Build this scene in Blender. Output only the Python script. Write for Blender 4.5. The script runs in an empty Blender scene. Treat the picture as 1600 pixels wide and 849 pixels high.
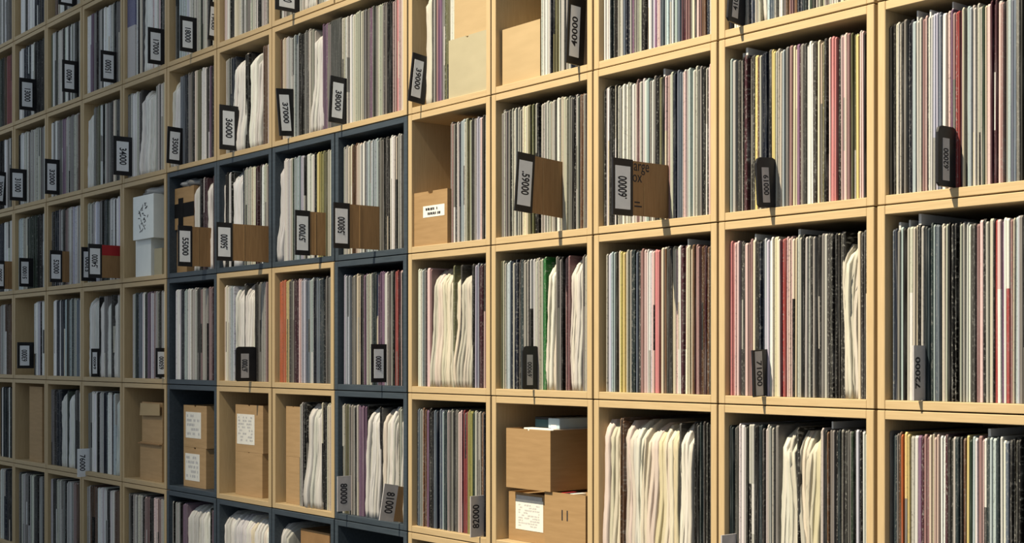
import bpy, bmesh, math, random
from mathutils import Matrix, Vector
rnd = random.Random(7)
scn = bpy.context.scene
col = scn.collection
P = 0.375                       # crate pitch in metres

# ------------------------------------------------------------------ camera
F, YAW = 2107.98, 0.8833475
CX, CY, CZ = 3.99952*P, -5.5819*P, (2.0+0.25834)*P     # floor is two crates below row seam 0
HY = 424.5+133.576
cd = bpy.data.cameras.new('camera'); cam = bpy.data.objects.new('camera', cd); col.objects.link(cam)
cam.location = (CX, CY, CZ); cam.rotation_euler = (math.pi/2, 0, YAW)
cd.sensor_width = 36; cd.lens = 36*F/1600; cd.shift_y = 133.576/1600; cd.clip_start = 0.02
scn.camera = cam

# ------------------------------------------------------------------ light
w = bpy.data.worlds.new('world'); scn.world = w; w.use_nodes = True
w.node_tree.nodes['Background'].inputs[0].default_value = (0.80, 0.91, 1.0, 1)
w.node_tree.nodes['Background'].inputs[1].default_value = 0.47
ld = bpy.data.lights.new('ceiling_spotlight', 'SPOT'); lo = bpy.data.objects.new('ceiling_spotlight', ld); col.objects.link(lo)
ld.energy = 5200; ld.color = (1.0, 0.86, 0.63); ld.shadow_soft_size = 0.03; ld.spot_size = math.radians(82); ld.spot_blend = 1.0
lo.location = (-1.35, -4.2, 6.3)
lo.rotation_euler = (Vector((1.5, 0, 0.95))-lo.location).to_track_quat('-Z', 'Y').to_euler()
vs = scn.view_settings
vs.view_transform = 'Standard'; vs.look = 'None'; vs.gamma = 1; vs.exposure = 0.0; vs.use_curve_mapping = False

# ------------------------------------------------------------------ materials
def lin(c): return tuple((v/255/12.92 if v <= 10 else ((v/255+0.055)/1.055)**2.4) for v in c)
def mat(name, rough=0.6, spec=0.3):
    m = bpy.data.materials.new(name); m.use_nodes = True
    b = m.node_tree.nodes['Principled BSDF']; b.inputs['Roughness'].default_value = rough
    b.inputs['Specular IOR Level'].default_value = spec
    return m, m.node_tree, b
def noise_mat(name, c1, c2, scale, stretch=(1,1,1), rough=0.6, bump=0.0, detail=4, spec=0.3):
    m, t, b = mat(name, rough, spec); N = t.nodes; L = t.links
    g = N.new('ShaderNodeNewGeometry'); mp = N.new('ShaderNodeMapping'); mp.inputs['Scale'].default_value = stretch
    n = N.new('ShaderNodeTexNoise'); n.inputs['Scale'].default_value = scale; n.inputs['Detail'].default_value = detail
    r = N.new('ShaderNodeValToRGB'); r.color_ramp.elements[0].position = 0.3; r.color_ramp.elements[1].position = 0.7
    r.color_ramp.elements[0].color = (*c1, 1); r.color_ramp.elements[1].color = (*c2, 1)
    L.new(g.outputs['Position'], mp.inputs['Vector']); L.new(mp.outputs[0], n.inputs['Vector'])
    L.new(n.outputs['Fac'], r.inputs[0]); L.new(r.outputs[0], b.inputs['Base Color'])
    if bump:
        bp = N.new('ShaderNodeBump'); bp.inputs['Strength'].default_value = bump; bp.inputs['Distance'].default_value = 0.002
        L.new(n.outputs['Fac'], bp.inputs['Height']); L.new(bp.outputs[0], b.inputs['Normal'])
    return m
M = {}
M['wood_h'] = noise_mat('plywood_lengthwise', (0.45,0.335,0.185), (0.51,0.385,0.22), 9, (2,30,30), 0.55)
M['wood_v'] = noise_mat('plywood_upright', (0.45,0.335,0.185), (0.51,0.385,0.22), 9, (30,30,2), 0.55)
M['slate_h'] = noise_mat('slate_paint', (0.036,0.050,0.066), (0.050,0.067,0.086), 7, (2,20,20), 0.5)
M['card'] = noise_mat('cardboard', (0.31,0.195,0.09), (0.36,0.23,0.11), 14, (1,1,8), 0.75)
M['card_brightened'] = noise_mat('cardboard_brightened', (0.38,0.25,0.125), (0.44,0.29,0.15), 14, (1,1,8), 0.75)  # cardboard with its colour brightened for cartons on the dim left side
M['card_dark'] = noise_mat('brown_card', (0.25,0.145,0.065), (0.31,0.185,0.085), 20, (1,12,1), 0.75)
M['card_pale'] = noise_mat('pale_greyboard', (0.36,0.325,0.22), (0.40,0.36,0.245), 12, (1,1,2), 0.75)
M['card_tan'] = noise_mat('tan_card', (0.40,0.295,0.16), (0.44,0.325,0.18), 10, (1,1,4), 0.7)
M['black'] = noise_mat('black_plastic', (0.010,0.010,0.012), (0.016,0.016,0.019), 40, rough=0.4)
M['tape'] = noise_mat('black_tape', (0.006,0.006,0.007), (0.010,0.010,0.011), 30, rough=0.8, spec=0.1)
M['white'] = noise_mat('label_paper', (0.74,0.77,0.82), (0.80,0.83,0.87), 60, rough=0.6)
M['shiplabel'] = noise_mat('sticker_paper', (0.74,0.73,0.68), (0.80,0.79,0.74), 60, rough=0.6)
M['greylabel'] = noise_mat('grey_label_card', (0.36,0.355,0.37), (0.43,0.42,0.44), 50, rough=0.6)
M['ink'] = noise_mat('ink', (0.012,0.013,0.02), (0.02,0.021,0.03), 50, rough=0.6)
M['greyink'] = noise_mat('faint_print', (0.46,0.46,0.47), (0.54,0.54,0.55), 50, rough=0.6)
M['redcard'] = noise_mat('red_card', (0.30,0.015,0.02), (0.36,0.02,0.025), 20, rough=0.55)
M['floor'] = noise_mat('concrete_floor', (0.09,0.088,0.085), (0.13,0.127,0.12), 4, rough=0.5)
M['wall'] = noise_mat('painted_wall', (0.55,0.54,0.52), (0.60,0.59,0.57), 3, rough=0.8)
M['teal'] = noise_mat('dark_teal_plastic', (0.02,0.06,0.075), (0.03,0.08,0.095), 20, rough=0.35)
M['paleblue'] = noise_mat('pale_blue_card', (0.38,0.50,0.60), (0.45,0.58,0.66), 15, rough=0.5)
M['bag'] = noise_mat('grey_plastic_bag', (0.24,0.245,0.25), (0.38,0.385,0.39), 16, rough=0.3, bump=0.6)
M['whitebox'] = noise_mat('white_card', (0.72,0.77,0.77), (0.78,0.82,0.82), 20, rough=0.55)
# record jackets: colour from the mesh, worn with fine print running up the spine
def jacket_material(name, stripe, bumpy):
    m, t, b = mat(name, 0.5 if not bumpy else 0.7, 0.25); N = t.nodes; L = t.links
    a = N.new('ShaderNodeAttribute'); a.attribute_name = 'Col'
    g = N.new('ShaderNodeNewGeometry'); mp = N.new('ShaderNodeMapping'); mp.inputs['Scale'].default_value = (420, 40, 210) if not bumpy else (90, 60, 6)
    n = N.new('ShaderNodeTexNoise'); n.inputs['Scale'].default_value = 1; n.inputs['Detail'].default_value = 3; n.inputs['Roughness'].default_value = 0.65
    L.new(g.outputs['Position'], mp.inputs['Vector']); L.new(mp.outputs[0], n.inputs['Vector'])
    r = N.new('ShaderNodeValToRGB'); r.color_ramp.elements[0].position = 0.54; r.color_ramp.elements[1].position = 0.68
    L.new(n.outputs['Fac'], r.inputs[0])
    mul = N.new('ShaderNodeMath'); mul.operation = 'MULTIPLY'; L.new(r.outputs[0], mul.inputs[0])
    if bumpy: mul.inputs[1].default_value = stripe
    else: L.new(a.outputs['Alpha'], mul.inputs[1])
    # print contrasts with its ground: light on dark, dark on light
    sep = N.new('ShaderNodeRGBToBW'); L.new(a.outputs['Color'], sep.inputs[0])
    cr = N.new('ShaderNodeValToRGB'); cr.color_ramp.elements[0].position = 0.10; cr.color_ramp.elements[1].position = 0.18
    cr.color_ramp.elements[0].color = (0.36,0.36,0.34,1); cr.color_ramp.elements[1].color = (0.07,0.065,0.06,1)
    L.new(sep.outputs[0], cr.inputs[0])
    mx = N.new('ShaderNodeMix'); mx.data_type = 'RGBA'
    L.new(mul.outputs[0], mx.inputs['Factor']); L.new(a.outputs['Color'], mx.inputs['A']); L.new(cr.outputs[0], mx.inputs['B'])
    if bumpy:
        mx.inputs['B'].default_value = (0.3,0.28,0.26,1); L.remove(mx.inputs['B'].links[0])
        bp = N.new('ShaderNodeBump'); bp.inputs['Strength'].default_value = 0.5; bp.inputs['Distance'].default_value = 0.004
        L.new(n.outputs['Fac'], bp.inputs['Height']); L.new(bp.outputs[0], b.inputs['Normal'])
    out = mx.outputs['Result']
    if not bumpy:                # sheen and glints of the plastic sleeves, painted as pale streaks up the spine
        mp2 = N.new('ShaderNodeMapping'); mp2.inputs['Scale'].default_value = (620, 8, 8); n2 = N.new('ShaderNodeTexNoise')
        n2.inputs['Scale'].default_value = 1; n2.inputs['Detail'].default_value = 4; n2.inputs['Roughness'].default_value = 0.6
        L.new(g.outputs['Position'], mp2.inputs['Vector']); L.new(mp2.outputs[0], n2.inputs['Vector'])
        r2 = N.new('ShaderNodeValToRGB'); r2.color_ramp.elements[0].position = 0.50; r2.color_ramp.elements[1].position = 0.72
        r2.color_ramp.elements[1].color = (0.25, 0.25, 0.25, 1); L.new(n2.outputs['Fac'], r2.inputs[0])
        m2 = N.new('ShaderNodeMix'); m2.data_type = 'RGBA'; m2.inputs['B'].default_value = (0.50, 0.51, 0.52, 1)
        L.new(r2.outputs[0], m2.inputs['Factor']); L.new(out, m2.inputs['A']); out = m2.outputs['Result']
    L.new(out, b.inputs['Base Color'])
    return m
M['jacket'] = jacket_material('record_jacket', 0, False)
M['paper'] = jacket_material('paper_sleeve', 0.12, True)
def film():
    m, t, b = mat('clear_plastic_film', 0.25, 0.5); N = t.nodes; L = t.links
    b.inputs['Base Color'].default_value = (0.74,0.75,0.75,1)
    tr = N.new('ShaderNodeBsdfTransparent'); mx = N.new('ShaderNodeMixShader'); mx.inputs[0].default_value = 0.72
    L.new(tr.outputs[0], mx.inputs[1]); L.new(b.outputs[0], mx.inputs[2]); L.new(mx.outputs[0], N['Material Output'].inputs[0])
    return m
M['film'] = film()

# ------------------------------------------------------------------ helpers
def link(name, mesh, parent=None, loc=(0,0,0)):
    o = bpy.data.objects.new(name, mesh); col.objects.link(o); o.location = loc
    if parent is not None: o.parent = parent
    return o
def empty(name, loc, label, cat, group=None):
    o = bpy.data.objects.new(name, None); col.objects.link(o); o.location = loc; o.empty_display_size = 0.05
    o['label'] = label; o['category'] = cat
    if group: o['group'] = group
    return o
def box_mesh(name, x0, x1, y0, y1, z0, z1, m, bevel=0.0):
    bm = bmesh.new()
    v = [bm.verts.new(c) for c in ((x0,y0,z0),(x1,y0,z0),(x1,y1,z0),(x0,y1,z0),(x0,y0,z1),(x1,y0,z1),(x1,y1,z1),(x0,y1,z1))]
    for f in ((3,2,1,0),(4,5,6,7),(0,1,5,4),(1,2,6,5),(2,3,7,6),(3,0,4,7)): bm.faces.new([v[i] for i in f])
    if bevel: bmesh.ops.bevel(bm, geom=bm.edges[:], offset=bevel, segments=1, affect='EDGES')
    me = bpy.data.meshes.new(name); bm.to_mesh(me); bm.free(); me.materials.append(m)
    return me
def prism_mesh(name, pts, d0, d1, m, axis='y'):
    """closed outline in the XZ plane (axis y) or YZ plane (axis x), given a thickness"""
    n = len(pts)
    V = [(p[0], d0, p[1]) for p in pts]+[(p[0], d1, p[1]) for p in pts]
    if axis == 'x': V = [(d0, p[0], p[1]) for p in pts]+[(d1, p[0], p[1]) for p in pts]
    Fc = [list(range(n)), list(range(2*n-1, n-1, -1))]+[[i, i+n, (i+1) % n+n, (i+1) % n] for i in range(n)]
    me = bpy.data.meshes.new(name); me.from_pydata(V, [], Fc); me.materials.append(m)
    bm = bmesh.new(); bm.from_mesh(me); bmesh.ops.recalc_face_normals(bm, faces=bm.faces[:]); bm.to_mesh(me); bm.free()
    return me
R = (math.cos(YAW), math.sin(YAW)); FW = (-math.sin(YAW), math.cos(YAW))
def ux(px, Y):
    """world x, on the upright plane at depth Y, of the photo's column px"""
    k = (px-800)/F; dx = FW[0]+R[0]*k; dy = FW[1]+R[1]*k
    return CX+(Y-CY)/dy*dx
def uz(px, py, Y):
    k = (px-800)/F; dy = FW[1]+R[1]*k; t = (Y-CY)/dy
    return CZ+(HY-py)/F*t
def proj(x, y, z):
    dx, dy = x-CX, y-CY; t = dx*FW[0]+dy*FW[1]
    return 800+F*(dx*R[0]+dy*R[1])/t, HY-F*(z-CZ)/t

# ------------------------------------------------------------------ the room
fl = link('floor', box_mesh('floor', -9, 5, -5, 3, -0.1, 0, M['floor'])); fl['kind'] = 'structure'; fl['label'] = 'grey concrete floor under the record crates'
wl = link('wall_back', box_mesh('wall_back', -9, 5, 0.36, 0.46, 0, 4.2, M['wall'])); wl['kind'] = 'structure'; wl['label'] = 'pale painted wall behind the crates'

# ------------------------------------------------------------------ crates
ONES = 'zero one two three four five six seven eight nine ten eleven twelve thirteen fourteen fifteen sixteen seventeen eighteen nineteen'.split()
TENS = '_ _ twenty thirty forty fifty sixty seventy eighty'.split()
def say(n):
    k = int(n)//1000
    return (ONES[k] if k < 20 else TENS[k//10]+('-'+ONES[k % 10] if k % 10 else ''))+' thousand'
SEAM = [1.06, 0.0133, -1.0183, -2.0266, -3.0236, -3.9862, -4.9741, -5.9523, -6.9396, -7.9561, -8.981, -10.0227, -11.0618, -12.1144, -13.17]
SEAM = [s*P for s in SEAM]
DEPTH, TH, GAPX, GAPZ = 0.335, 0.0165, 0.0058, 0.0024
SLATE = {(5,3),(6,3),(7,3),(8,3),(8,2),(5,2),(8,1),(5,1),(8,0),(7,0),(6,0),(5,0)}
DOUBLE = (6,4)                   # one double-wide crate over columns 6 and 5
ordn = lambda n: {1:'first',2:'second',3:'third'}.get(n, str(n)+'th')
def bounds(c, r):
    xr, xl = SEAM[c], SEAM[c+1]
    if (c, r) == DOUBLE: xr = SEAM[5]
    gl = 0.008 if c+1 == 1 else GAPX; gr = 0.008 if c == 1 else GAPX
    return xl+gl/2, xr-gr/2, r*P+GAPZ/2, (r+1)*P-GAPZ/2
def in_frame(c, r):
    xl, xr, z0, z1 = bounds(c, r)
    q = [proj(x, 0, z) for x in (xl, xr) for z in (z0, z1)]
    return max(a for a, b in q) > 0 and min(a for a, b in q) < 1600 and max(b for a, b in q) > 2 and min(b for a, b in q) < 848
CELLS = [(c, r) for r in range(0, 7) for c in range(0, 14) if (c, r) != (5, 4) and (in_frame(c, r) or r == 0)]
# what singles out a crate: the thing it holds
HOLDS = {(3,3):'divider 59000',(2,3):'divider 60000',(5,3):'divider 58000',(6,3):'divider 57000',(7,3):'divider 56000',(8,3):'divider fifty-five thousand',(10,3):'divider 54000',
 (11,3):'divider 52000',(12,3):'divider fifty-one thousand',(4,4):'divider thirty-nine thousand',(6,4):'dividers 37000 and 38000',(7,4):'divider 36000',(8,4):'divider 35000',(9,4):'divider 34000',(11,4):'divider 32000',
 (12,4):'divider 31000',(12,5):'divider 13000',(11,5):'divider 14000',(10,5):'divider 15000',(9,5):'divider 17000',(8,5):'dividers 18000 and 19000',
 (7,2):'divider 67000',(5,2):'divider 68000',(3,2):'divider 69000',(1,3):'divider 61000',(0,3):'divider 62000',(10,1):'divider 76000',(5,1):'dividers 80000 and 81000',(4,1):'divider 82000',
 (3,1):'the carton marked eleven',(8,1):'two small stickered cartons',(9,3):'the white printed carton'}
HOLDS = {k: ' '.join(say(t) if t.isdigit() and len(t) == 5 else t for t in v.split()) for k, v in HOLDS.items()}
def where(c, r):
    if (c, r) in HOLDS: return 'crate holding '+HOLDS[(c, r)]
    for d in (1, 2, 3):
        for dc, dr, wd in ((0,d,'below'),(0,-d,'above')):
            k = (c+dc, r+dr)
            if k == (5,4): k = (6,4)
            if k in HOLDS and k in CELLS:
                if k == (6,4): return ('crate above divider '+(say(37000) if c == 6 else say(38000))) if wd == 'above' else ''
                h = HOLDS[k].replace('dividers', 'divider').split(' and ')[0]
                return {1:'crate ',2:'second crate ',3:'third crate '}[d]+wd+' '+h
    for d in (1, 2, 3):
        for dc, wd in ((-d,'left'),(d,'right')):
            k = (c+dc, r)
            if k in HOLDS and k in CELLS:
                return {1:'crate ',2:'second crate ',3:'third crate '}[d]+wd+' of '+HOLDS[k].replace('dividers', 'divider').split(' and ')[0]
    return 'crate in the %s row from the bottom, %s column from the right' % (ordn(r+1), ordn(c+1))
bcache = {}
def board(name, key, *a):
    k = tuple(round(v, 4) if isinstance(v, float) else v for v in (key,)+a[:6])+(a[6].name,)
    if k not in bcache: bcache[k] = box_mesh(name, *a, bevel=0.0011)
    return bcache[k]
crate_names = {}
for c, r in CELLS:
    xl, xr, z0, z1 = bounds(c, r); W = xr-xl; H = z1-z0
    sl = (c, r) in SLATE
    mh, mv = (M['slate_h'], M['slate_h']) if sl else (M['wood_h'], M['wood_v'])
    kind = 'slate grey painted' if sl else 'pale plywood'
    if (c, r) == DOUBLE: lab = 'double width pale plywood crate holding dividers thirty-seven and thirty-eight thousand'
    else: lab = kind+' '+where(c, r)
    jy = rnd.uniform(-0.0012, 0.0012)
    e = empty('record_crate', (xl, jy, z0), lab, 'crate', 'stacked record crates')
    crate_names[(c, r)] = where(c, r)
    link('side_board', board('side_board', 's', 0.0, TH, 0.0, DEPTH, 0.0, H, mv), e)
    link('side_board', board('side_board', 's', 0.0, TH, 0.0, DEPTH, 0.0, H, mv), e, (W-TH, 0, 0))
    link('bottom_board', board('bottom_board', 'b', TH, W-TH, 0.0006, DEPTH, 0.0, TH, mh), e)
    link('top_board', board('bottom_board', 'b', TH, W-TH, 0.0006, DEPTH, 0.0, TH, mh), e, (0, 0, H-TH))
    link('back_board', board('back_board', 'k', TH, W-TH, DEPTH-0.008, DEPTH, TH, H-TH, mh), e)

# ------------------------------------------------------------------ records
PAL = dict(k=(34,32,31), d=(80,78,75), g=(134,131,127), l=(192,190,184), w=(242,242,240), c=(238,226,200), b=(40,50,74), s=(108,122,142), t=(56,74,80), a=(188,208,214),
 r=(172,66,66), j=(224,138,144), p=(236,204,204), m=(92,36,54), v=(136,98,136), q=(160,122,122), y=(232,212,130), Y=(180,172,92), o=(226,112,44), n=(118,84,58), e=(52,76,56), E=(34,122,50),
 f=(116,114,80), h=(205,205,190), i=(206,207,228), V=(92,94,156), D=(72,74,70))
NAMES = dict(k='black', d='charcoal grey', g='mid grey', l='light grey', w='white', c='cream', b='navy blue', s='slate blue', t='dark teal', a='pale blue', r='red', j='coral pink', p='pale pink',
 m='maroon', v='mauve', q='dusty rose', y='yellow', Y='olive yellow', o='orange', n='brown', e='dark green', E='bright green', f='olive', h='pale sage', i='pale lilac', V='periwinkle blue', D='charcoal grey')
U0, U1, U1b, U2, U2b, U3, U4, U5, U7 = 10/7.255, 10/6.957, 10/6.81, 10/8.65, 10/8.42, 10/10.61, 10/12.8, 10/7.44, 10/9.65
T = {
(0,3):(1386.2,U0,"f3 d3 k3 h7 k3 g3 b6 a4 d2 w5 q3 p2 k3 w5 i5 s5 w4 c3 p3 v2 q3 r5 m3 c2 d3 a6 l5 h7 e3 c2 p4 m7 p4 q4 g4 a4 s7 g4 d5 k4 l5 b6 w4 q5 k6 c4 g6"),
(0,2):(1388.3,U0,"g2 b3 s2 b3 g3 a3 k3 l5 h4 c5 k4 l3 t6 t5 a2 s5 d2 h7 k7 k7 l5 w5 d4 d4 q4 p4 k4 l3 h4 k2 r4 p4 v3 w3 r4 q3 c2 a3 i3 g4 k5 l4 w3 d5 q4 h6 k6 c4 s5 d5"),
(0,1):(1384,U0,"k4 g2 t6 g2 n4 o2 y2 y6 l4 w4 v4 m3 q6 c5 p5 k3 w5 m3 d3 d3 l3 t4 d5 n3 y3 e3 a3 w5 q4 p2 d3 t4 a3 a4 t5 w6 s4 k6 d5 k5 e4 g4 l4 k5 t5 w4 d4"),
(1,4):(1131,U1b,"l4 b4 w9 l8 b3 s5 h6 *l6 a4 s5 l2 d2 w4 g4 n4 q5 n3 b5 t6 l2 e3 d3 l6 h4 g5 l5 w4 d3 c4 h4 d5 l4 g4"),
(1,3):(1132.5,U1,"k5 a4 l3 d3 l3 k2 q2 m3 g3 d4 y3 n2 l2 b9 k3 y4 h6 a4 g5 q3 c4 v3 m2 g3 d4 w7 d3 c6 f3 k3 p4 j6 k3 n3 p6 q3 f6 y3 k2"),
(1,2):(1133,U1,"n3 j7 p5 d7 p3 q4 c4 k4 b5 i6 w6 c6 m2 r4 p6 c4 d3 l4 k4 l5 k3 l2 k7 g3 l3 d5 k6 d6 k3 *h15 c3"),
(1,1):(1132.5,U1,"k4 t5 d3 d3 w7 d4 k3 l3 k4 t5 d4 l7 k3 g3 *w6 *w7 *l6 k4 *l4 *c6 *c6 *y6 h4 k4 n2 g5 k4 t4 l2 d5 g4 e3 k3 i3 k2"),  # black spines between the light grey sleeves are shade, drawn as records
(2,4):(934.7,U2b,"g2 l3 k3 w7 t4 d6 l5 l3 s4 b5 l2 v2 d2 g3 h5 k7 w8 i3 v3 p4 s6 a5 a5 k2 a4 s7 m5 q6 g3 c3 d2 p3 q4 n5"),
(2,3):(940,U2,"g3 k2 w5 k6 h4 k2 l7 w6 l5 w7 q5 l3 w5 a4 g3 w2 g4 k5 f3 k3 p4 q4 l5 b6 s6 p4 l5 a5 l7 g6 k4 l2 k2"),
(2,2):(947.3,U2,"l2 i5 a4 d4 c4 y7 l8 t4 k3 s2 d3 q5 p4 w6 p4 j7 n3 c3 n3 d7 c6 p2 w4 m5 q2 c7 k2 n3 m2 q5 n4"),
(2,1):(945,U2,"*p6 *c8 *c7 n5 *q6 *p8 *w12 *c7 *p10 *y10 *c7 *c5 *y7 d3 *w11 *w6 k8 t7 d5"),  # the brown spines stand in for a dark shadow among the sleeves
(3,4):(846,1.0,"w13 b4 f8 Y3 l8 d3 l6 b12 g8"),
(3,3):(779,U3,"m3 g6 l4 g6 k3 l6 d3 l5 k4 c5 c5 f3 f7 k10 l5 g5 l3 h6 l4 d3 w7 c6 h7 g7 k4 l4 d4 n6"),
(3,2):(779,U3,"f6 h6 a7 b4 l3 b6 d4 t5 l8 d4 w6 h15 E5 *w9 *c8 g7 k6 q7 *l6 *w8 *i8 g4"),
(4,4):(664,1.0,"*l9 k3 l4 q4 v7 l3 f9 w6 k4"),
(4,3):(700.5,U4,"g5 q3 g5 d3 l5 b4 a6 l5 f5 h4 d4 g5 l4 i6 p3 d3 k3"),
(4,2):(653,U4,"w4 h4 a4 g4 q4 p5 q3 *l11 *p10 *c10 *c11 f5 *c9 d3 *l13 *l7 k7 i8 m6 p5"),
(4,1):(644.7,U4,"g3 b3 b5 s5 l4 n5 v7 k10 s6 b6 s5 a4 t5 l6 g7 k4 g7 p5 m4 r7 n2 Y10 e3 h5 l8 n5"),
(6,4):(439,U5,"n2 c4 w7 d2 a6 k5 g4 g3 h4 *w6 *i6 v5 g4 D12 h5 w10 h10 s3 g4 v5 g5 h6 g5 k7 p4 j3 p4 c5"),
(6,3):(432.5,U5,"*i8 w5 w3 h3 e2 a6 i4 k3 w5 w4 k3 y5 Y3 f4 h5"),
(5,3):(536.5,U5,"l5 c4 n6 c5 w5 t2 a6 a7 d3 g3 d4 d4 w6 d4 l4 d3"),
(6,2):(438,U5,"o3 o4 y4 g5 m5 p4 i4 s4 a5 b3 s5 t5 k2 g5"),
(5,2):(537,U5,"i7 k2 g5 c5 d4 v4 h4 l3 t4 s3 v7 w3 g6 k2 r4 m3 p2"),
(6,1):(469,U5,"l3 k5 *w9 *w8 k5 c5 c4"),
(5,1):(530.5,U5,"h6 f4 g4 l3 k2 h3 v8 k2 *w7 *w7 k4 *c7 *w6 *l6"),
(8,4):(265,U7,"*w8 *i7 s7 b5 g8 k3 c5 f5 w6 d5 v3"),
(7,4):(351,U7,"l6 k4 b6 *w8 *w8 k6 *w11 *l9 n4"),
(8,3):(303,U7,"*l9 k3 m8 *w8"),
(7,3):(343,U7,"*w8 k5 w4 k3 *i7 *i7 b3 l5 h6 c6 m5 d4 w4 h4"),
(8,2):(274,U7,"w8 b5 a6 w5 l9 d5 q4 l5 k4 q5 m5 l5 s5 d3"),
(7,2):(352,U7,"c5 l3 a6 *l8 *w6 d3 *w8 *h6 d5 g6 l4 q6 d4 h4 k3"),
(8,0):(265,U7,"w6 k4 l6 k4 v7 *l10 *l9 *w8 *w6"),
(7,0):(341,U7,"*w9 *l8 *w8 *i8 *i7 *w8 *y8 *w10 *c7"),
(6,0):(434,1.0,"*w8 *l6"),
(12,6):(33,1,"w6 d4 w10 b10 d3"),(11,6):(86,1,"n8 w6 d5 l8 k6"),(10,6):(140,1,"l8 w8 d6 h8"),
(13,5):(0,1,"e3 d4 n3 r9"),(12,5):(27,1,"k4 w7 b8 t3 w4 k12 d6"),(11,5):(78,1,"f4 w3 h3 d2 h8 d3 w5 d3 w3 k2 l3 d4 k3"),
(10,5):(130,1,"k2 w9 v5 g5 d3 g2 l3 k2 w11 h5 k4"),(9,5):(194,1,"V18 w3 k3 c4 d3 *w14 p3 w3"),(8,5):(275,1,"t6 a12 i4 h10 l6 e4 h6 d4 k6 c5 d4"),
(7,5):(350,1,"p5 w4 k8 c10 l8 g7 h8 d4 k4 h9 d4"),(6,5):(436,1,"k4 w6 g6 l9 w12 *w20 d5 h10 w10"),
(13,4):(0,1,"k6 w5 g6"),(12,4):(28,1,"k3 w6 h8 k2 l9 h7 g5"),(11,4):(76,1,"c3 w4 g3 w3 k2 g6 v6 l5 g8 h6 n4"),(10,4):(133,1,"f3 *w10 g4 f7 w3 k3 l4 g5 d4 c4 d3 k2"),
(9,4):(198,1,"g5 l5 w5 h5 d4 *w14 *l8 h5 d3"),
(13,3):(0,1,"b6 w6 h5"),(12,3):(26,1,"a10 h8 e15 k8 l4"),(11,3):(80,1,"d6 b5 g4 w2 d5 q5 l6 i7 l6"),(10,3):(136,1,"h6 l6 w3 i4 g3 k5 t4 e4 l5 w3 k3 w3"),
(13,2):(0,1,"l8 n6"),(12,2):(53,1,"w6 i4 k2 w5 d2"),(11,2):(84,1,"w4 b4 w3 b6 a4 d3 a4 t4 h4 s3 w4 k2"),(10,2):(139,1,"*w9 *l6 k2 *w7 g5 *w6 d3 *w7 l5 d3"),(9,2):(208,1,"l4 t5 s5 w5 d4 v5 i4 q3 l4 d5"),
(13,1):(0,1,"k3 w2 t5 k3 w3"),(11,1):(74,1,"h4 g6 d4 w2 b6 *w10 e3 *w8 d6 g4"),(10,1):(138,1,"g5 w8 k5 l6 b6 w6 k3 a4 *a13"),
(13,0):(0,1,"w6 b6 d4"),(12,0):(26,1,"g5 d3 l6 g4 k3 h6 d5 k3 l4"),(11,0):(77,1,"l5 d6 h8 g4 k4 l10 q5 n7"),(10,0):(133,1,"l8 n12 w14 k4 w8 n6"),(9,0):(200,1,"g5 k2 h6 g3 h6 k4 q6 k8 p7 q5"),
(4,0):(645,1,"g5 l6 d5 w7 k4 q6 l8 b6 g7 w5 k5 c8 d6 l6 h8 g7 w5"),
}
for c in range(0, 4): T[(c,0)] = (None, 1, "g5 l6 d5 w7 k4 q6 l8 b6 g7 w5 k5 c8 d6 l6 h8 g7 w5")

for k in CELLS:
    if k not in T and k not in ((5,0),(12,1),(9,1),(9,3),(8,1),(7,1),(3,1)): T[k] = (None, 1, "g5 l6 d5 w7 k4 q6 l8 b6 g7 w5 k5 c8 d6 l6 h8 g7 w5")

class Acc:                       # growing mesh with a colour per face
    def __init__(s): s.v, s.f, s.c = [], [], []
    def build(s, name, m):
        me = bpy.data.meshes.new(name); me.from_pydata(s.v, [], s.f); me.materials.append(m)
        at = me.color_attributes.new('Col', 'FLOAT_COLOR', 'CORNER')
        d = []
        for f, cc in zip(s.f, s.c): d += list(cc)*len(f)
        at.data.foreach_set('color', d); return me
def add_jacket(A, x0, x1, y0, y1, z0, z1, lean, colr, split=None):
    """a card jacket standing on its edge: spine to the front, slightly rounded top corners, four bands up its height"""
    b = len(A.v); zs = [z0, z0+(z1-z0)*0.30, z0+(z1-z0)*0.62, z1-0.004, z1]; n = len(zs)
    cut = 0.0007
    for i, z in enumerate(zs):
        s = lean*(z-z0); yf = y0+(0.003 if i == n-1 else 0)
        for x, y in ((x0+cut, yf), (x1-cut, yf), (x1, yf+0.0012), (x1, y1), (x0, y1), (x0, yf+0.0012)): A.v.append((x+s, y, z))
    for i in range(n-1):
        for k in range(6):
            A.f.append((b+i*6+k, b+i*6+(k+1) % 6, b+(i+1)*6+(k+1) % 6, b+(i+1)*6+k))
            A.c.append(split[1] if split and i in split[0] else colr)
    A.f.append(tuple(b+5-k for k in range(6))); A.c.append(colr)
    A.f.append(tuple(b+(n-1)*6+k for k in range(6))); A.c.append(colr)
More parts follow.
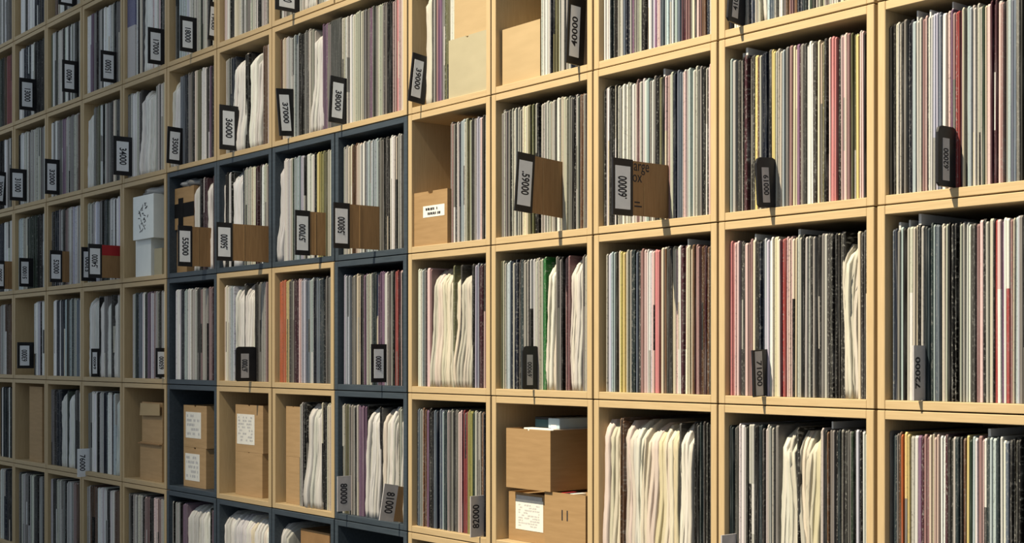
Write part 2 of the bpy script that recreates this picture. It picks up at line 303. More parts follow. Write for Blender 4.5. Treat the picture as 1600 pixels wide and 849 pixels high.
def add_paper(A, x0, x1, y0, y1, z0, z1, colr, seed, amp, cx, bundle, flare):
    """a floppy paper sleeve with its record: follows the bend of its bundle, thins in places, crumpled front edge, top corner rounded back"""
    q = random.Random(seed); n = 17; b = len(A.v); w = x1-x0
    pinch = q.uniform(0.15, 0.8); pa = q.choice((0.0, 0.0, 0.1, 0.2, 0.5, 0.8)); pw = q.uniform(0.10, 0.25)
    fw = flare*q.uniform(0.5, 1.0); dep = q.uniform(0, 0.004); rc = q.uniform(0.02, 0.065)
    for i in range(n):
        u = i/(n-1); z = z0+(z1-z0)*u
        s = amp*(0.55*math.sin(bundle+3.0*u+45*cx)+0.22*math.sin(bundle*2+7.5*u+80*cx))+amp*0.10*math.sin(seed+9*u)
        th = w*0.5*(1.05-pa*math.exp(-((u-pinch)/pw)**2))*q.uniform(0.86, 1.08)
        yy = y0+dep-fw*math.exp(-((u-0.14)/0.22)**2)+(rc*((u-0.86)/0.14)**2 if u > 0.86 else 0)
        m = (x0+x1)/2+s
        c1, c2, c3 = (q.uniform(-0.0012, 0.0012) for _ in range(3))
        for x, y in ((m-th, yy+0.0016), (m-th*0.6, yy+c1-0.0008), (m-th*0.1, yy+0.0035+c2), (m+th*0.35, yy+c3), (m+th*0.85, yy+0.001), (m+th, yy+0.005), (m+th*0.9, y1), (m-th*0.9, y1)): A.v.append((x, y, z))
    k8 = 8
    for i in range(n-1):
        for k in range(k8):
            A.f.append((b+i*k8+k, b+i*k8+(k+1) % k8, b+(i+1)*k8+(k+1) % k8, b+(i+1)*k8+k)); A.c.append(colr)
    A.f.append(tuple(b+k8-1-k for k in range(k8))); A.c.append(colr)
    A.f.append(tuple(b+(n-1)*k8+k for k in range(k8))); A.c.append(colr)
FLARE = {(6,1):0.016, (6,3):0.016, (4,2):0.012, (7,4):0.012, (8,4):0.010, (6,4):0.012, (9,4):0.010, (2,1):0.006, (1,2):0.006, (5,1):0.006}

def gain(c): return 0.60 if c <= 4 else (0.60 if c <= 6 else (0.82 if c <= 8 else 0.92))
def colour(ch, q, c, jit=0.07, paper=False):
    v = 1+q.uniform(-jit, jit)*1.6
    k = lin(PAL[ch])
    if paper:
        wm = (0.86, 0.82, 0.72) if c < 5 else (0.88, 0.87, 0.84)
        k = tuple(a*0.35+b*0.65 for a, b in zip(k, wm))
    elif ch in 'kdtbem': k = tuple(a*0.66 for a in k)
    if not paper:
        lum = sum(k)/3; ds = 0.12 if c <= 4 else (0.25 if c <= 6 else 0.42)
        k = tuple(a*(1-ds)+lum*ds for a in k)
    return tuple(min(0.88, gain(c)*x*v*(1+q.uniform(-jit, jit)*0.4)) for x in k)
ITEMS = []                       # every record and sleeve, before it is decided which become objects
for (c, r), (sx, U, toks) in T.items():
    if (c, r) not in CELLS: continue
    xl, xr, z0, z1 = bounds(c, r); il, ir = xl+TH+0.0008, xr-TH-0.0008; zf = z0+TH
    q = random.Random(c*31+r*7+1)
    REC = 0.0145
    x = max(il, ux(sx, REC)) if sx is not None else il
    px = sx if sx is not None else 0
    toks = toks.split(); n_in = 0; i = 0; generic = [t for t in toks if not t.startswith('*')] or toks
    lean0 = 0.0
    while x < ir-0.0015:
        tk = toks[i] if i < len(toks) else q.choice(generic if i % 3 else toks)
        if (c, r) in ((6,0),(3,4),(4,4)) and i >= len(toks): break
        i += 1
        paper = tk[0] == '*'; tk = tk.lstrip('*'); ch = tk[0]; wd = float(tk[1:])*U
        if sx is not None:
            nx = ux(px+wd, REC); px += wd
        else: nx = x+wd*0.0011
        nx = min(nx, ir)
        if nx-x < 0.0012: continue
        parts = 1
        W = nx-x
        if not paper and W > 0.0075 and ch not in 'DV': parts = max(1, round(W/0.0046))
        if paper and W > 0.011: parts = max(1, round(W/q.uniform(0.0065, 0.0105)))
        for k in range(parts):
            a, b_ = x+W*k/parts, x+W*(k+1)/parts
            n_in += 1
            tall = q.random()
            h = 0.3145+q.uniform(-0.0045, 0.0045)+(0.006 if ch == 'D' else 0)
            if (c, r) == (1,2) and paper: h = 0.30
            yj = REC+q.uniform(-0.0022, 0.0030)+(q.uniform(0.002, 0.007) if q.random() < (0.5 if ch in 'kd' else 0.2) else 0)
            A = dict(c=c, r=r, n=n_in, ch=ch, paper=paper, x0=a+0.00025, x1=b_-0.00025, y0=yj, z0=zf+0.0004, z1=zf+h, seed=q.randrange(10**6))
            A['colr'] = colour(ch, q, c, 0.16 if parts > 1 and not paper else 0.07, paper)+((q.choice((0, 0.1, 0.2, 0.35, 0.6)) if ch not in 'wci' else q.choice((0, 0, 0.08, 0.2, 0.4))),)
            A['lean'] = q.uniform(-0.004, 0.004)
            if q.random() < 0.13 and not paper:
                c2 = q.choice('klwcgd'+ch); A['split'] = (q.choice(((0,),(0,1),(1,),(3,),(2,3))), colour(c2, q, c)+(0.2,))
            A['film'] = (tall < (0.07 if c < 5 else 0.04)) and not paper and (b_-a) > 0.003
            pa = proj(A['x0'], yj, zf); pb = proj(A['x1'], yj, zf+h); pt = proj(A['x0'], yj, zf+h)
            vis = max(0, min(1600, pb[0])-max(0, pa[0]))*max(0, min(849, pa[1])-max(0, pt[1]))
            edge = proj(xr-TH, 0, zf)[0]
            if pa[0] > edge-1: vis *= 0.05
            A['vis'] = vis
            ITEMS.append(A)
        x = nx
LASTN = {}
for A in ITEMS: LASTN[(A['c'], A['r'])] = A['n']
rec = sorted([A for A in ITEMS if not A['paper']], key=lambda A: -A['vis'])
pap = sorted([A for A in ITEMS if A['paper']], key=lambda A: -A['vis'])
solo = rec[:300]; rest = rec[300:]
pap_solo = pap[:300]; pap_rest = pap[300:]
def ordinal(n):
    return str(n)+('th' if 10 < n % 100 < 14 else {1:'st',2:'nd',3:'rd'}.get(n % 10, 'th'))
def place(c, r):
    s = crate_names[(c, r)]
    if (c, r) == DOUBLE: s = 'double crate with divider thirty-eight thousand'
    return s
Y1 = 0.322
for A in solo:
    B = Acc(); cx, cz = (A['x0']+A['x1'])/2, A['z0']
    add_jacket(B, A['x0']-cx, A['x1']-cx, 0, Y1-A['y0'], 0, A['z1']-A['z0'], A['lean'], A['colr'], A.get('split'))
    wmm = (A['x1']-A['x0'])*1000
    th = 'thin ' if wmm < 3.2 else ('thick ' if wmm > 7 else '')
    o = link('record', B.build('record', M['jacket']), None, (cx, A['y0'], cz))
    o['label'] = f"{th}{NAMES[A['ch']]} record spine, {ordinal(A['n'])} from left in {place(A['c'], A['r'])}"
    o['category'] = 'record'; o['group'] = 'records filed in the crates'
    if A['film']:
        hh = A['z1']-A['z0']; hw = (A['x1']-A['x0'])/2*0.8
        link('plastic_sleeve', box_mesh('plastic_sleeve', -hw+A['lean']*hh, hw+A['lean']*hh, 0.004, 0.29, hh+0.0003, min(hh+0.012+(A['seed'] % 9)*0.001, 0.339), M['film']), o)
SB = Acc()
for A in rest: add_jacket(SB, A['x0'], A['x1'], A['y0'], Y1, A['z0'], A['z1'], A['lean'], A['colr'], A.get('split'))
so = link('records', SB.build('records', M['jacket'])); so['kind'] = 'stuff'; so['label'] = 'the many other record spines filling all the crates'; so['category'] = 'records'
def paper_into(B, A, ox, oy, oz):
    cx = (A['x0']+A['x1'])/2
    amp = 0.010 if A['c'] < 9 else 0.006
    if A['n'] <= 2 or A['n'] >= LASTN[(A['c'], A['r'])]-1: amp *= 0.35
    add_paper(B, A['x0']-ox-0.0003, A['x1']-ox+0.0003, A['y0']-oy, Y1-oy, A['z0']-oz, A['z1']-oz-0.002-(A['seed'] % 7)*0.0012, A['colr'], A['seed'], amp, cx,
              A['c']*2.1+A['r']*1.7, FLARE.get((A['c'], A['r']), 0.003))
for A in pap_solo:
    B = Acc(); cx = (A['x0']+A['x1'])/2
    paper_into(B, A, cx, A['y0'], A['z0'])
    me = B.build('paper_sleeve', M['paper'])
    for p in me.polygons: p.use_smooth = True
    o = link('paper_sleeve', me, None, (cx, A['y0'], A['z0']))
    lab = f"crumpled {NAMES[A['ch']]} paper sleeve, {ordinal(A['n'])} from left in {place(A['c'], A['r'])}"
    if len(lab.replace('-', ' ').split()) > 16: lab = lab.replace('crumpled ', '')
    if len(lab.replace('-', ' ').split()) > 16: lab = lab.replace('crate holding', 'crate with').replace(' paper sleeve', ' sleeve')
    o['label'] = lab; o['category'] = 'sleeve'; o['group'] = 'paper sleeves among the records'
if pap_rest:
    B = Acc()
    for A in pap_rest: paper_into(B, A, 0, 0, 0)
    me = B.build('paper_sleeves', M['paper'])
    for p in me.polygons: p.use_smooth = True
    o = link('paper_sleeves', me); o['kind'] = 'stuff'; o['label'] = 'the many other small white paper sleeves further along the crates'; o['category'] = 'sleeves'

# ------------------------------------------------------------------ lettering
def text(body, size, parent, mtx, m, name='number', sx=1.0, bold=0.0):
    cu = bpy.data.curves.new(name, 'FONT'); cu.body = body; cu.size = size; cu.align_x = 'CENTER'; cu.align_y = 'CENTER'
    cu.extrude = 0.00015; cu.offset = bold; cu.resolution_u = 3; cu.materials.append(m)
    tmp = bpy.data.objects.new('lettering_curve', cu); col.objects.link(tmp)
    LETTERS.append((tmp, name, parent, mtx @ Matrix.Diagonal((sx, 1, 1, 1)), m))
LETTERS = []
def face_mtx(X, Yv, origin):
    X = Vector(X); Yv = Vector(Yv); Z = X.cross(Yv)
    m = Matrix.Identity(4)
    for i in range(3): m[i][0], m[i][1], m[i][2], m[i][3] = X[i], Yv[i], Z[i], origin[i]
    return m
def scribble(name, x0, x1, z0, z1, rows, y, m, seed, parent, wpx=0.0007, gap=0.35):
    """rows of tiny unreadable strokes, flat print in the XZ plane"""
    q = random.Random(seed); V, Fc = [], []
    for i in range(rows):
        z = z1-(z1-z0)*(i+0.5)/rows; x = x0; h = (z1-z0)/rows*0.28
        while x < x1:
            l = q.uniform(0.3, 1.0)*(x1-x0)/7
            if q.random() > gap:
                b = len(V); e = min(x+l, x1); dz = q.uniform(-h, h)*0.3
                V += [(x, y, z-h+dz), (e, y, z-h-dz), (e, y, z+h-dz), (x, y, z+h+dz)]; Fc.append((b, b+1, b+2, b+3))
            x += l*1.25
    me = bpy.data.meshes.new(name); me.from_pydata(V, [], Fc); me.materials.append(m)
    return link(name, me, parent)

# ------------------------------------------------------------------ dividers
# column, row, number, left px, px where the holder ends, px of its root, top, bottom, reading direction, style, tilt
DBG = False
DIV = [
(3,3,'.59000',806,833,877,243,336,'down','card',-4),(2,3,'.60000',957,988,1040,246,343,'up','card',0),(5,3,'.58000',521,546,592,316,388,'up','card',0),
(6,3,'.57000',461,484,508,328,403,'up','card',0),(7,3,'.56000',338,363,416,347,409,'up','card',0),(8,3,'55000',278,300,328,352,416,'down','card',0),
(10,3,'.54000',138,159,187,381,437,'up','cardred',0),(10,3,'53000',127,147,150,386,440,'up','black',0),(11,3,'52000',78,97,107,391,441,'down','card',0),
(12,3,'51000',30,47,50,403,448,'up','black',0),(13,3,'50000',-6,7,19,407,452,'up','card',0),
(4,4,'39000',641,662,663,84,161,'down','black',-7),(6,4,'38000',515,539,540,119,195,'down','black',-3),(6,4,'37000',434,456,457,136,210,'down','black',5),
(7,4,'36000',343,370,371,163,233,'down','black',0),(8,4,'35000',261,284,285,198,257,'down','black',-2),(9,4,'34000',177,205,206,212,273,'down','black',0),
(11,4,'32000',70,91,92,248,303,'down','black',0),(12,4,'31000',15,39,40,263,313,'down','black',0),(13,4,'30000',-8,8,9,268,320,'down','black',-4),
(12,5,'13000',30,54,55,121,171,'down','black',0),(11,5,'14000',97,119,120,93,143,'up','black',0),(10,5,'15000',157,181,182,78,129,'up','black',0),
(9,5,'17000',231,254,255,42,99,'down','black',0),(8,5,'18000',281,304,305,24,80,'down','black',0),(8,5,'19000',326,344,345,2,62,'down','black',-3),
(11,6,'12000',91,116,117,-32,9,'down','black',0),(6,5,'20000',430,465,466,-38,25,'down','black',0),
(12,2,'63000',27,49,50,535,576,'up','black',0),(10,2,'64000',143,153,154,545,592,'up','black',0),(9,2,'65000',243,262,263,544,590,'up','black',0),
(7,2,'.67000',368,397,398,542,598,'up','round',0),(5,2,'.68000',580,602,603,538,598,'up','black',0),(3,2,'.69000',816,838,839,541,622,'up','round',0),
(1,2,'71000',1176,1196,1197,546,626,'down','strip',3),(1,3,'61000',1182,1208,1209,243,327,'down','round',4),(0,3,'.62000',1464,1489,1490,195,292,'up','round',0),
(0,2,'72000',1431,1441,1442,540,632,'up','grey',0),(3,4,'40000',886,908,909,-6,102,'up','black',-3),(1,4,'41000',1138,1160,1161,-45,36,'up','round',-6),
(10,1,'76000',121,137,138,702,746,'down','white',0),(5,1,'80000',527,547,548,745,800,'down','grey',0),(5,1,'81000',596,618,630,763,822,'down','greycard',-10),
(4,1,'82000',735,754,755,776,842,'up','grey',0),(1,1,'83000',1127,1146,1147,837,915,'up','grey',0)]
STYLE = {'card':'black framed white label {n} on a brown card divider jutting out','cardred':'brown card divider with red top and black framed label {n}',
 'black':'black framed white label {n} on a divider jutting out','round':'black plastic divider with rounded top and narrow strip numbered {n}',
 'strip':'black divider with long pale strip numbered {n}','white':'white label tag numbered {n} hanging over the crate edge','grey':'plain grey divider tag numbered {n}',
 'greycard':'tilted grey tag numbered {n} on a brown card divider'}
for c, r, num, x0, xk, xb, yt, yb, direc, style, tilt in DIV:
    xl, xr, zz0, zz1 = bounds(c, r); il, ir = xl+TH, xr-TH
    YB = 0.012
    X = min(max(ux(xb, YB), il+0.003), ir-0.003)
    # outer edge: solve the depth at which the sheet's plane crosses column x0
    def depth_at(pxv):
        k = (pxv-800)/F; dx = FW[0]+R[0]*k; dy = FW[1]+R[1]*k; return CY+(X-CX)/dx*dy
    yo = depth_at(x0); yk = depth_at(xk)
    yo = min(max(yo, -0.20), -0.018)
    yk = min(max(yk, yo+0.02), YB)
    ztop = uz(x0, yt, yo); zbot = uz(x0, yb, yo)
    zbot = max(zbot, zz0+TH+0.001) if yo > -0.001 else max(zbot, zz0-0.02)
    if zbot < zz0+TH+0.0015 and style not in ('white',): zbot = zz0+TH+0.0015
    H = ztop-zbot; zc = (ztop+zbot)/2
    n = num.strip('.')
    if DBG: print('DIV', num, 'X', round(X,3), 'yo', round(yo,3), 'yk', round(yk,3), 'z', round(zbot-zz0,3), round(H,3))
    e = empty('divider', (X, 0.0, zbot), STYLE[style].format(n=say(n)), 'divider', 'numbered dividers between the records')
    e.rotation_euler = (0, 0, 0)
    tl = math.radians(tilt)
    def sh(y, z):               # tilt within the sheet's own plane, about the root
        yy, zz = y-YB, z-H/2
        return YB+yy*math.cos(tl)-zz*math.sin(tl), H/2+yy*math.sin(tl)+zz*math.cos(tl)
    def sheet(name, y0, y1, z0, z1, xa, xb_, m, parent, rounded=0):
        pts = [(y0, z0), (y1, z0)]
        if rounded:
            rr = rounded; pts = [(y0+rr*0.5, z0), (y1, z0), (y1, z1-rr), (y1-rr*0.3, z1-rr*0.3), (y1-rr, z1), (y0+rr, z1), (y0+rr*0.3, z1-rr*0.3), (y0, z1-rr), (y0, z0+rr*0.5)]
        else: pts += [(y1, z1), (y0, z1)]
        return link(name, prism_mesh(name, [sh(*p) for p in pts], xa, xb_, m, 'x'), parent)
    T2 = 0.0012
    root_m = {'card':M['card_dark'],'cardred':M['card_dark'],'greycard':M['card_dark'],'black':M['black'],'round':M['black'],'strip':M['black'],'white':M['white'],'grey':M['greylabel']}[style]
    yin = 0.02
    if style in ('card', 'cardred', 'greycard'):
        sheet('card_sheet', yo+0.004, yin, 0.002 if H > 0.02 else 0, H-0.002, -T2, T2, root_m, e)
        if style == 'cardred': sheet('red_band', yk, yin, H*0.68, H-0.0018, T2, T2+0.0004, M['redcard'], e)
        if style == 'card' and c == 2:
            lm = face_mtx((0,1,0), (0,0,1), (T2+0.0003, 0, 0))
            cs = [o for o in e.children if o.name.startswith('card_sheet')][0]
            tw = -yk+0.012
            text('arge', 0.034, cs, face_mtx((0,1,0),(0,0,1),(T2+0.0002, yk+0.026, H*0.90)), M['ink'], 'lettering', 0.8)
            text('ox', 0.034, cs, face_mtx((0,1,0),(0,0,1),(T2+0.0002, yk+0.013, H*0.70)), M['ink'], 'lettering', 0.8)
            for zz, wv in ((0.24, 0.016), (0.17, 0.022)):
                link('print_line', box_mesh('print_line', T2, T2+0.0003, yk+0.005, yk+0.005+wv, H*zz, H*zz+0.003, M['ink']), cs)
        if style == 'card':
            cs = [o for o in e.children if o.name.startswith('card_sheet')][0]
            yf = yk+(YB-yk)*0.33
            link('fold', box_mesh('fold', T2, T2+0.0008, yf, yf+0.0022, 0.004, H*0.6 if c == 2 else H-0.004, M['card']), cs)
    if style in ('card','cardred','black'):
        inner = yk if style != 'black' else yin
        hold = sheet('label_holder', yo, inner, 0, H, -T2-0.0008, T2+0.0008, M['black'], e)
        wv = (yk-yo); la, lb = (yo+wv*0.17, yk-wv*0.16) if style == 'black' else (yo+wv*0.10, yk-wv*0.14); za, zb = H*0.11, H*0.87
        if style == 'black' and yk > 0.004: lb = min(lb, yo+max(0.03, wv*0.86))
        lab = sheet('label', la, lb, za, zb, T2+0.0008, T2+0.0014, M['white'], e)
        xf = T2+0.0016
    elif style in ('round', 'strip'):
        hold = sheet('label_holder', yo, yin, 0, H, -T2-0.001, T2+0.001, M['black'], e, rounded=0.012 if style == 'round' else 0)
        wv = yk-yo
        la, lb = (yo+wv*0.28, yo+wv*0.70) if style == 'round' else (yo+wv*0.15, yo+wv*0.7); za, zb = (H*0.10, H*0.80) if style == 'round' else (0.02*H, 0.97*H)
        lab = sheet('label', la, lb, za, zb, T2+0.001, T2+0.0016, M['greylabel'], e)
        xf = T2+0.0018
    else:
        inner = yk if style == 'greycard' else yin
        lab = sheet('label', yo, inner, 0, H, -T2-0.0004, T2+0.0006, M['white'] if style == 'white' else M['greylabel'], e)
        la, lb, za, zb = yo, (yk if style == 'greycard' else max(yk-0.004, yo+0.025)), 0, H
        xf = T2+0.0008
    cy_, cz_ = sh((la+lb)/2, (za+zb)/2)
    Xv = (0, math.sin(tl)*0-math.sin(tl), math.cos(tl)) if direc == 'up' else (0, math.sin(tl), -math.cos(tl))
    Yv = (0, -math.cos(tl), -math.sin(tl)) if direc == 'up' else (0, math.cos(tl), math.sin(tl))
    size = (lb-la)*0.80 if style not in ('round','strip') else (lb-la)*1.0
    sxx = (zb-za)*0.70/(size*0.60*len(num))
    text(num, size, lab, face_mtx(Xv, Yv, (xf, cy_, cz_)), M['ink'], 'number', min(sxx, 1.5), 0.022*size)

# ------------------------------------------------------------------ cartons
def carton(c, r, xa, xb, yt, yb, rec_, depth, label, m='card', notch=0, flap=False, lid=True, stand=None, slots=False):
    """a cardboard box of folded panels; front given by its outline in the photo on the plane at depth rec_"""
    xl, xr, z0, z1 = bounds(c, r)
    a = max(ux(xa, rec_), xl+TH+0.001); b = min(ux(xb, rec_), xr-TH-0.001)
    zt = uz(xa, yt, rec_); zb = uz(xa, yb, rec_) if stand is None else stand
    if stand is None: zb = z0+TH+0.0005
    W, H, D, t = b-a, zt-zb, depth, 0.0035
    e = empty('carton', (a, rec_, zb), label, 'carton', 'cardboard cartons stored in the crates')
    mm = M[m]
    if notch:
        n = 8; cxn = W*0.5; pts = [(0,0),(W,0),(W,H)]+[(cxn+notch*math.cos(math.pi*k/n), H-notch*math.sin(math.pi*k/n)*0.9) for k in range(n+1)]+[(0,H)]
        fr = link('front_panel', prism_mesh('front_panel', pts, 0, t, mm), e)
    else: fr = link('front_panel', box_mesh('front_panel', 0, W, 0, t, 0, H, mm), e)
    link('side_panel', box_mesh('side_panel', 0, t, t, D-t, 0, H, mm), e)
    link('side_panel', box_mesh('side_panel', W-t, W, t, D-t, 0, H, mm), e)
    link('back_panel', box_mesh('back_panel', 0, W, D-t, D, 0, H, mm), e)
    link('bottom_panel', box_mesh('bottom_panel', t, W-t, t, D-t, 0, t, mm), e)
    if lid: link('lid', box_mesh('lid', t, W-t, t, D-t, H-t-0.006, H-0.006, mm), e)
    return e, fr, (W, H, D, zb+H)
def sticker(e, fr, W, H, x0, x1, z0, z1, seed, m='shiplabel', rows=7, ink='greyink'):
    link('sticker', box_mesh('sticker', x0*W, x1*W, -0.0006, 0, z0*H, z1*H, M[m]), fr)
    scribble('print', (x0+0.08*(x1-x0))*W, (x0+0.9*(x1-x0))*W, (z0+0.08*(z1-z0))*H, (z0+0.94*(z1-z0))*H, rows, -0.0008, M[ink], seed, fr)
D0 = 0.29
# column 4, row 4: pale box under a tan one
e, fr, k = carton(4,4, 701,760, 64,157, 0.010,D0,'pale greyboard carton beside the records of divider thirty-nine thousand','card_pale', notch=0.006)
zt = k[3]
e, fr, k = carton(4,4, 708,764, -8,58, 0.016,0.28,'tan carton stacked on the pale greyboard carton','card_tan', stand=zt+0.0005)
e, fr, k = carton(3,4, 785,844, 47,137, 0.0155,D0,'wide tan carton left of divider forty thousand in its crate','card_tan', lid=True)
e, fr, k = carton(4,3, 645,699, 303,386, 0.008,D0,'brown carton with a notch and small handwritten label','card', notch=0.011)
W, H = k[0], k[1]
s = link('sticker', box_mesh('sticker', 0.28*W, 0.92*W, -0.0006, 0, 0.52*H, 0.73*H, M['shiplabel']), fr)
scribble('handwriting', 0.36*W, 0.80*W, 0.54*H, 0.71*H, 2, -0.0008, M['ink'], 5, fr, gap=0.2)
# column 3, row 1
e6, fr6, k6 = carton(3,1, 795,852, 768,862, 0.034,0.25,'lower carton with white paper taped on, left of carton eleven','card', lid=True)
W, H = k6[0], k6[1]
link('sticker', box_mesh('sticker', 0.20*W, 0.95*W, -0.0008, 0, 0.24*H, 0.87*H, M['shiplabel']), fr6)
scribble('print', 0.28*W, 0.85*W, 0.30*H, 0.78*H, 9, -0.001, M['greyink'], 9, fr6)
link('print_band', box_mesh('print_band', 0.22*W, 0.93*W, -0.0013, -0.0008, 0.865*H, 0.95*H, M['greyink']), fr6)
e7, fr7, k7 = carton(3,1, 851,915, 768,872, 0.012,0.28,'brown carton marked eleven with odds and ends on top','card', lid=True)
text('11', 0.036, fr7, face_mtx((1,0,0),(0,0,1),(k7[0]*0.50,-0.0004,k7[1]*0.60)), M['ink'], 'handwriting', 1.0)
top = max(k6[3], k7[3])
e5, fr5, k5 = carton(3,1, 791,860, 669,762, 0.006,0.25,'plain brown carton perched on top of carton eleven','card', notch=0.005, lid=True, stand=top+0.0005)
def thing_box(name, x0, x1, y0, y1, z0, z1, m, label, cat, bev=0.001):
    cx, cy = (x0+x1)/2, (y0+y1)/2
    o = link(name, box_mesh(name, x0-cx, x1-cx, y0-cy, y1-cy, 0, z1-z0, M[m], bev), None, (cx, cy, z0))
    o['label'] = label; o['category'] = cat
    return o
zz = k5[3]-0.0055
xl3, xr3, _, z13 = bounds(3,1)
x5 = ux(791, 0.006)
pap_ = thing_box('paper_pad', x5+0.05, x5+k5[0]-0.006, 0.02, 0.20, zz, zz+0.008, 'shiplabel', 'white paper pad lying in the top of the plain brown carton', 'paper')
tc = thing_box('media_case', x5+0.058, x5+0.118, 0.05, 0.19, zz+0.0085, zz+0.034, 'teal', 'dark teal plastic case on top of the plain brown carton', 'case')
link('case_lid', box_mesh('case_lid', -0.0302, 0.0302, -0.0702, 0.0702, 0.0185, 0.0258, M['black'], 0.001), tc)
pb = thing_box('media_case', x5+0.1185, x5+k5[0]-0.006, 0.04, 0.17, zz+0.0085, zz+0.033, 'paleblue', 'pale blue box on top of the plain brown carton', 'case')
link('case_lid', box_mesh('case_lid', -0.010, 0.010, -0.0655, -0.064, 0.0, 0.009, M['shiplabel']), pb)
q = random.Random(3); x7 = ux(851, 0.012)
for j, (a, b_, m_, lab, h) in enumerate(((0.0,0.012,'redcard','small red tab sticking out of the top of carton eleven',0.004),(0.013,0.03,'ink','short dark card end on the top of carton eleven',0.003),
        (0.031,0.045,'shiplabel','small white card end on the top of carton eleven',0.0035))):
    thing_box('card_tab', x7+k7[0]*0.35+a, x7+k7[0]*0.35+b_, 0.020, 0.06, k7[3]-0.0055, k7[3]-0.0055+0.0055+h*0.0, m_, lab, 'card', 0.0005)
# column 8, row 1
lo8, f8, k8 = carton(8,1, 287,322, 698,760, 0.030,0.25,'lower of two small stickered cartons in the slate crate','card_brightened', notch=0.008)
sticker(lo8, f8, k8[0], k8[1], 0.08, 0.72, 0.16, 0.84, 11, rows=5)
up8, g8, kk = carton(8,1, 287,323, 633,696, 0.030,0.25,'upper of two small stickered cartons in the slate crate','card_brightened', notch=0.008, stand=k8[3]+0.0005)
sticker(up8, g8, kk[0], kk[1], 0.10, 0.76, 0.22, 0.84, 12, rows=5)
# column 7, row 1
lo7, f7, k7b = carton(7,1, 368,410, 705,778, 0.032,0.26,'lower plain brown carton under the one with white shipping label','card_brightened', notch=0.004)
up7, g7, kk = carton(7,1, 368,411, 632,703, 0.032,0.26,'upper brown carton with a large white shipping label','card_brightened', notch=0.006, stand=k7b[3]+0.0005)
sticker(up7, g7, kk[0], kk[1], 0.06, 0.70, 0.16, 0.80, 13, rows=8)
# column 6, row 1
lo6, f6, k6b = carton(6,1, 447,468, 713,792, 0.026,0.27,'lower brown carton left of the white paper sleeves','card_brightened')
up6, g6, kk = carton(6,1, 447,469, 635,711, 0.026,0.27,'upper brown carton left of the white paper sleeves','card_brightened', notch=0.004, stand=k6b[3]+0.0005)
# column 9, row 1: open cartons with a pale flap
lo9, f9, k9 = carton(9,1, 219,253, 690,752, 0.024,0.26,'lower brown carton in the crate left of the slate one','card_brightened', lid=False)
up9, g9, kk = carton(9,1, 222,254, 628,688, 0.028,0.25,'upper open brown carton with a pale flap folded out','card_brightened', stand=k9[3]+0.0005)
fm = prism_mesh('flap', [(0.012,kk[1]-0.004),(kk[0],kk[1]-0.004),(kk[0],kk[1]-0.046),(0.006,kk[1]-0.050)], -0.012, -0.0095, M['card_tan']); link('flap', fm, up9)
link('flap', box_mesh('flap', 0.0, k9[0], -0.010, 0.0, k9[1]-0.006, k9[1]-0.003, M['card_dark']), lo9)
# column 12, rows 1 and 2
carton(12,1, 46,66, 604,722, 0.022,0.27,'tall brown carton near divider fifty-one thousand, three crates lower','card_brightened')
# column 8, row 3: taped cartons under a plastic bag
lo83, f83, k83 = carton(8,3, 266,292, 362,424, 0.030,0.24,'lower carton behind divider fifty-five thousand','card', stand=None)
up83, g83, kk = carton(8,3, 263,303, 298,360, 0.022,0.25,'carton crossed by wide black tape behind divider fifty-five thousand','card', stand=k83[3]+0.0005)
W, H = kk[0], kk[1]
link('tape', box_mesh('tape', -0.0008, W+0.0008, -0.001, 0, 0.28*H, 0.62*H, M['tape']), up83)
link('tape', box_mesh('tape', 0.20*W, 0.45*W, -0.0014, -0.0001, 0.0, 0.75*H, M['tape']), up83)
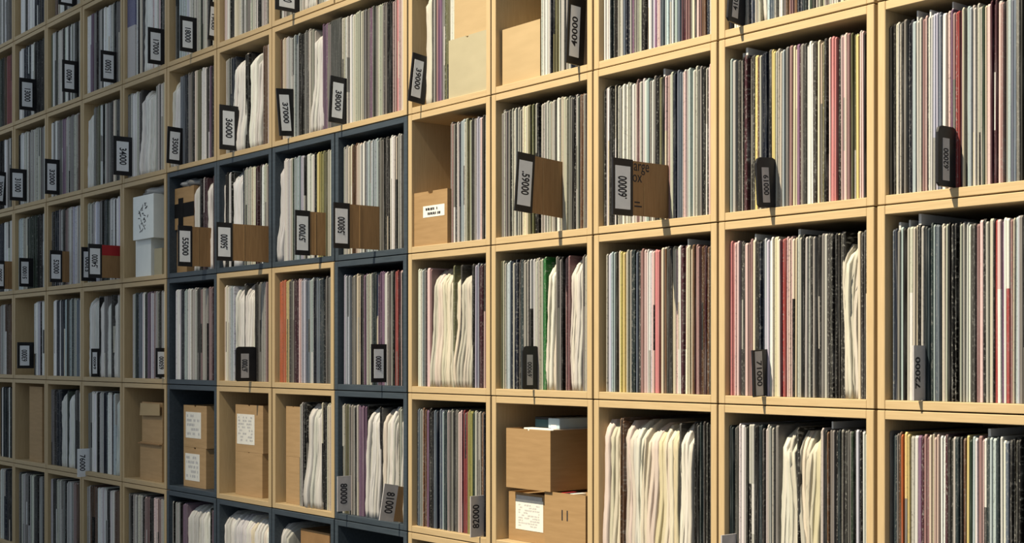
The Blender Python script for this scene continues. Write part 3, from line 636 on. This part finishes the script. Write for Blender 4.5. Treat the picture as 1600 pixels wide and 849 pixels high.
# column 9, row 3: white printed carton, bag, small boxes
sm = carton(9,3, 241,253, 389,428, 0.012,0.10,'small cream carton below the white printed carton','card_pale')
ws, fws, kws = carton(9,3, 212,236, 377,424, 0.020,0.24,'tilted white carton below the white printed carton','whitebox')
wp, fwp, kwp = carton(9,3, 208,240, 309,376, 0.004,0.22,'white printed carton with blotchy dark lettering','whitebox', stand=kws[3]+0.0005)
q = random.Random(21); V, Fc = [], []
for j in range(26):              # loose brushed strokes
    x, z = kwp[0]*(0.30+0.42*q.random()+0.08*math.sin(j)), kwp[1]*(0.18+0.66*j/26); a = q.uniform(-1.2, 1.2); l = q.uniform(0.004, 0.013); t = q.uniform(0.0012, 0.003)
    ca, sa = math.cos(a), math.sin(a); b = len(V)
    for u, v in ((-l,-t*0.3),(-l*0.3,-t),(l*0.6,-t*0.7),(l,0),(l*0.5,t*0.8),(-l*0.5,t)): V.append((x+u*ca-v*sa, -0.0006-j*0.00002, z+u*sa+v*ca))
    Fc.append(tuple(range(b, b+6)))
me = bpy.data.meshes.new('print'); me.from_pydata(V, [], Fc); me.materials.append(M['ink']); link('print', me, fwp)
def bag(name, x0, x1, y0, y1, z0, z1, label, seed):
    q = random.Random(seed); bm = bmesh.new(); bmesh.ops.create_icosphere(bm, subdivisions=3, radius=1)
    for v in bm.verts:
        d = 1+0.16*math.sin(7*v.co.x+seed)*math.cos(6*v.co.y)+0.07*math.sin(15*v.co.z+9*v.co.x)
        p = v.co*d; zz = max(p.z, -0.55)
        v.co = ((x1-x0)/2*p.x/1.12, (y1-y0)/2*p.y/1.12, (zz+0.55)/1.72*(z1-z0))
    for f in bm.faces: f.smooth = True
    me = bpy.data.meshes.new(name); bm.to_mesh(me); bm.free(); me.materials.append(M['bag'])
    o = link(name, me, None, ((x0+x1)/2, (y0+y1)/2, z0)); o['label'] = label; o['category'] = 'bag'
xa = ux(208, 0.02)
bag('plastic_bag', xa, bounds(9,3)[1]-TH-0.002, 0.01, 0.16, kwp[3]+0.0005, min(kwp[3]+0.055, bounds(9,3)[3]-TH-0.002), 'crumpled grey plastic bag on the white printed carton', 2)
xa = bounds(8,3)[0]+TH+0.002
bag('plastic_bag', xa, ux(310, 0.02), 0.004, 0.17, kk[3]+0.0005, min(kk[3]+0.035, bounds(8,3)[3]-TH-0.002), 'grey plastic bag on the carton with black tape', 5)
# column 6, row 0: brown carton in the slate crate at the foot
carton(6,0, 470,515, 826,960, 0.03,0.26,'brown carton low in the slate crate by a crumpled sleeve','card_dark')

# ------------------------------------------------------------------ turn the lettering into meshes
bpy.context.view_layer.update()
dg = bpy.context.evaluated_depsgraph_get()
for tmp, name, parent, mtx, m in LETTERS:
    me = bpy.data.meshes.new_from_object(tmp.evaluated_get(dg)); me.name = name
    if not me.materials: me.materials.append(m)
    o = link(name, me, parent); o.matrix_local = mtx
    bpy.data.objects.remove(tmp)
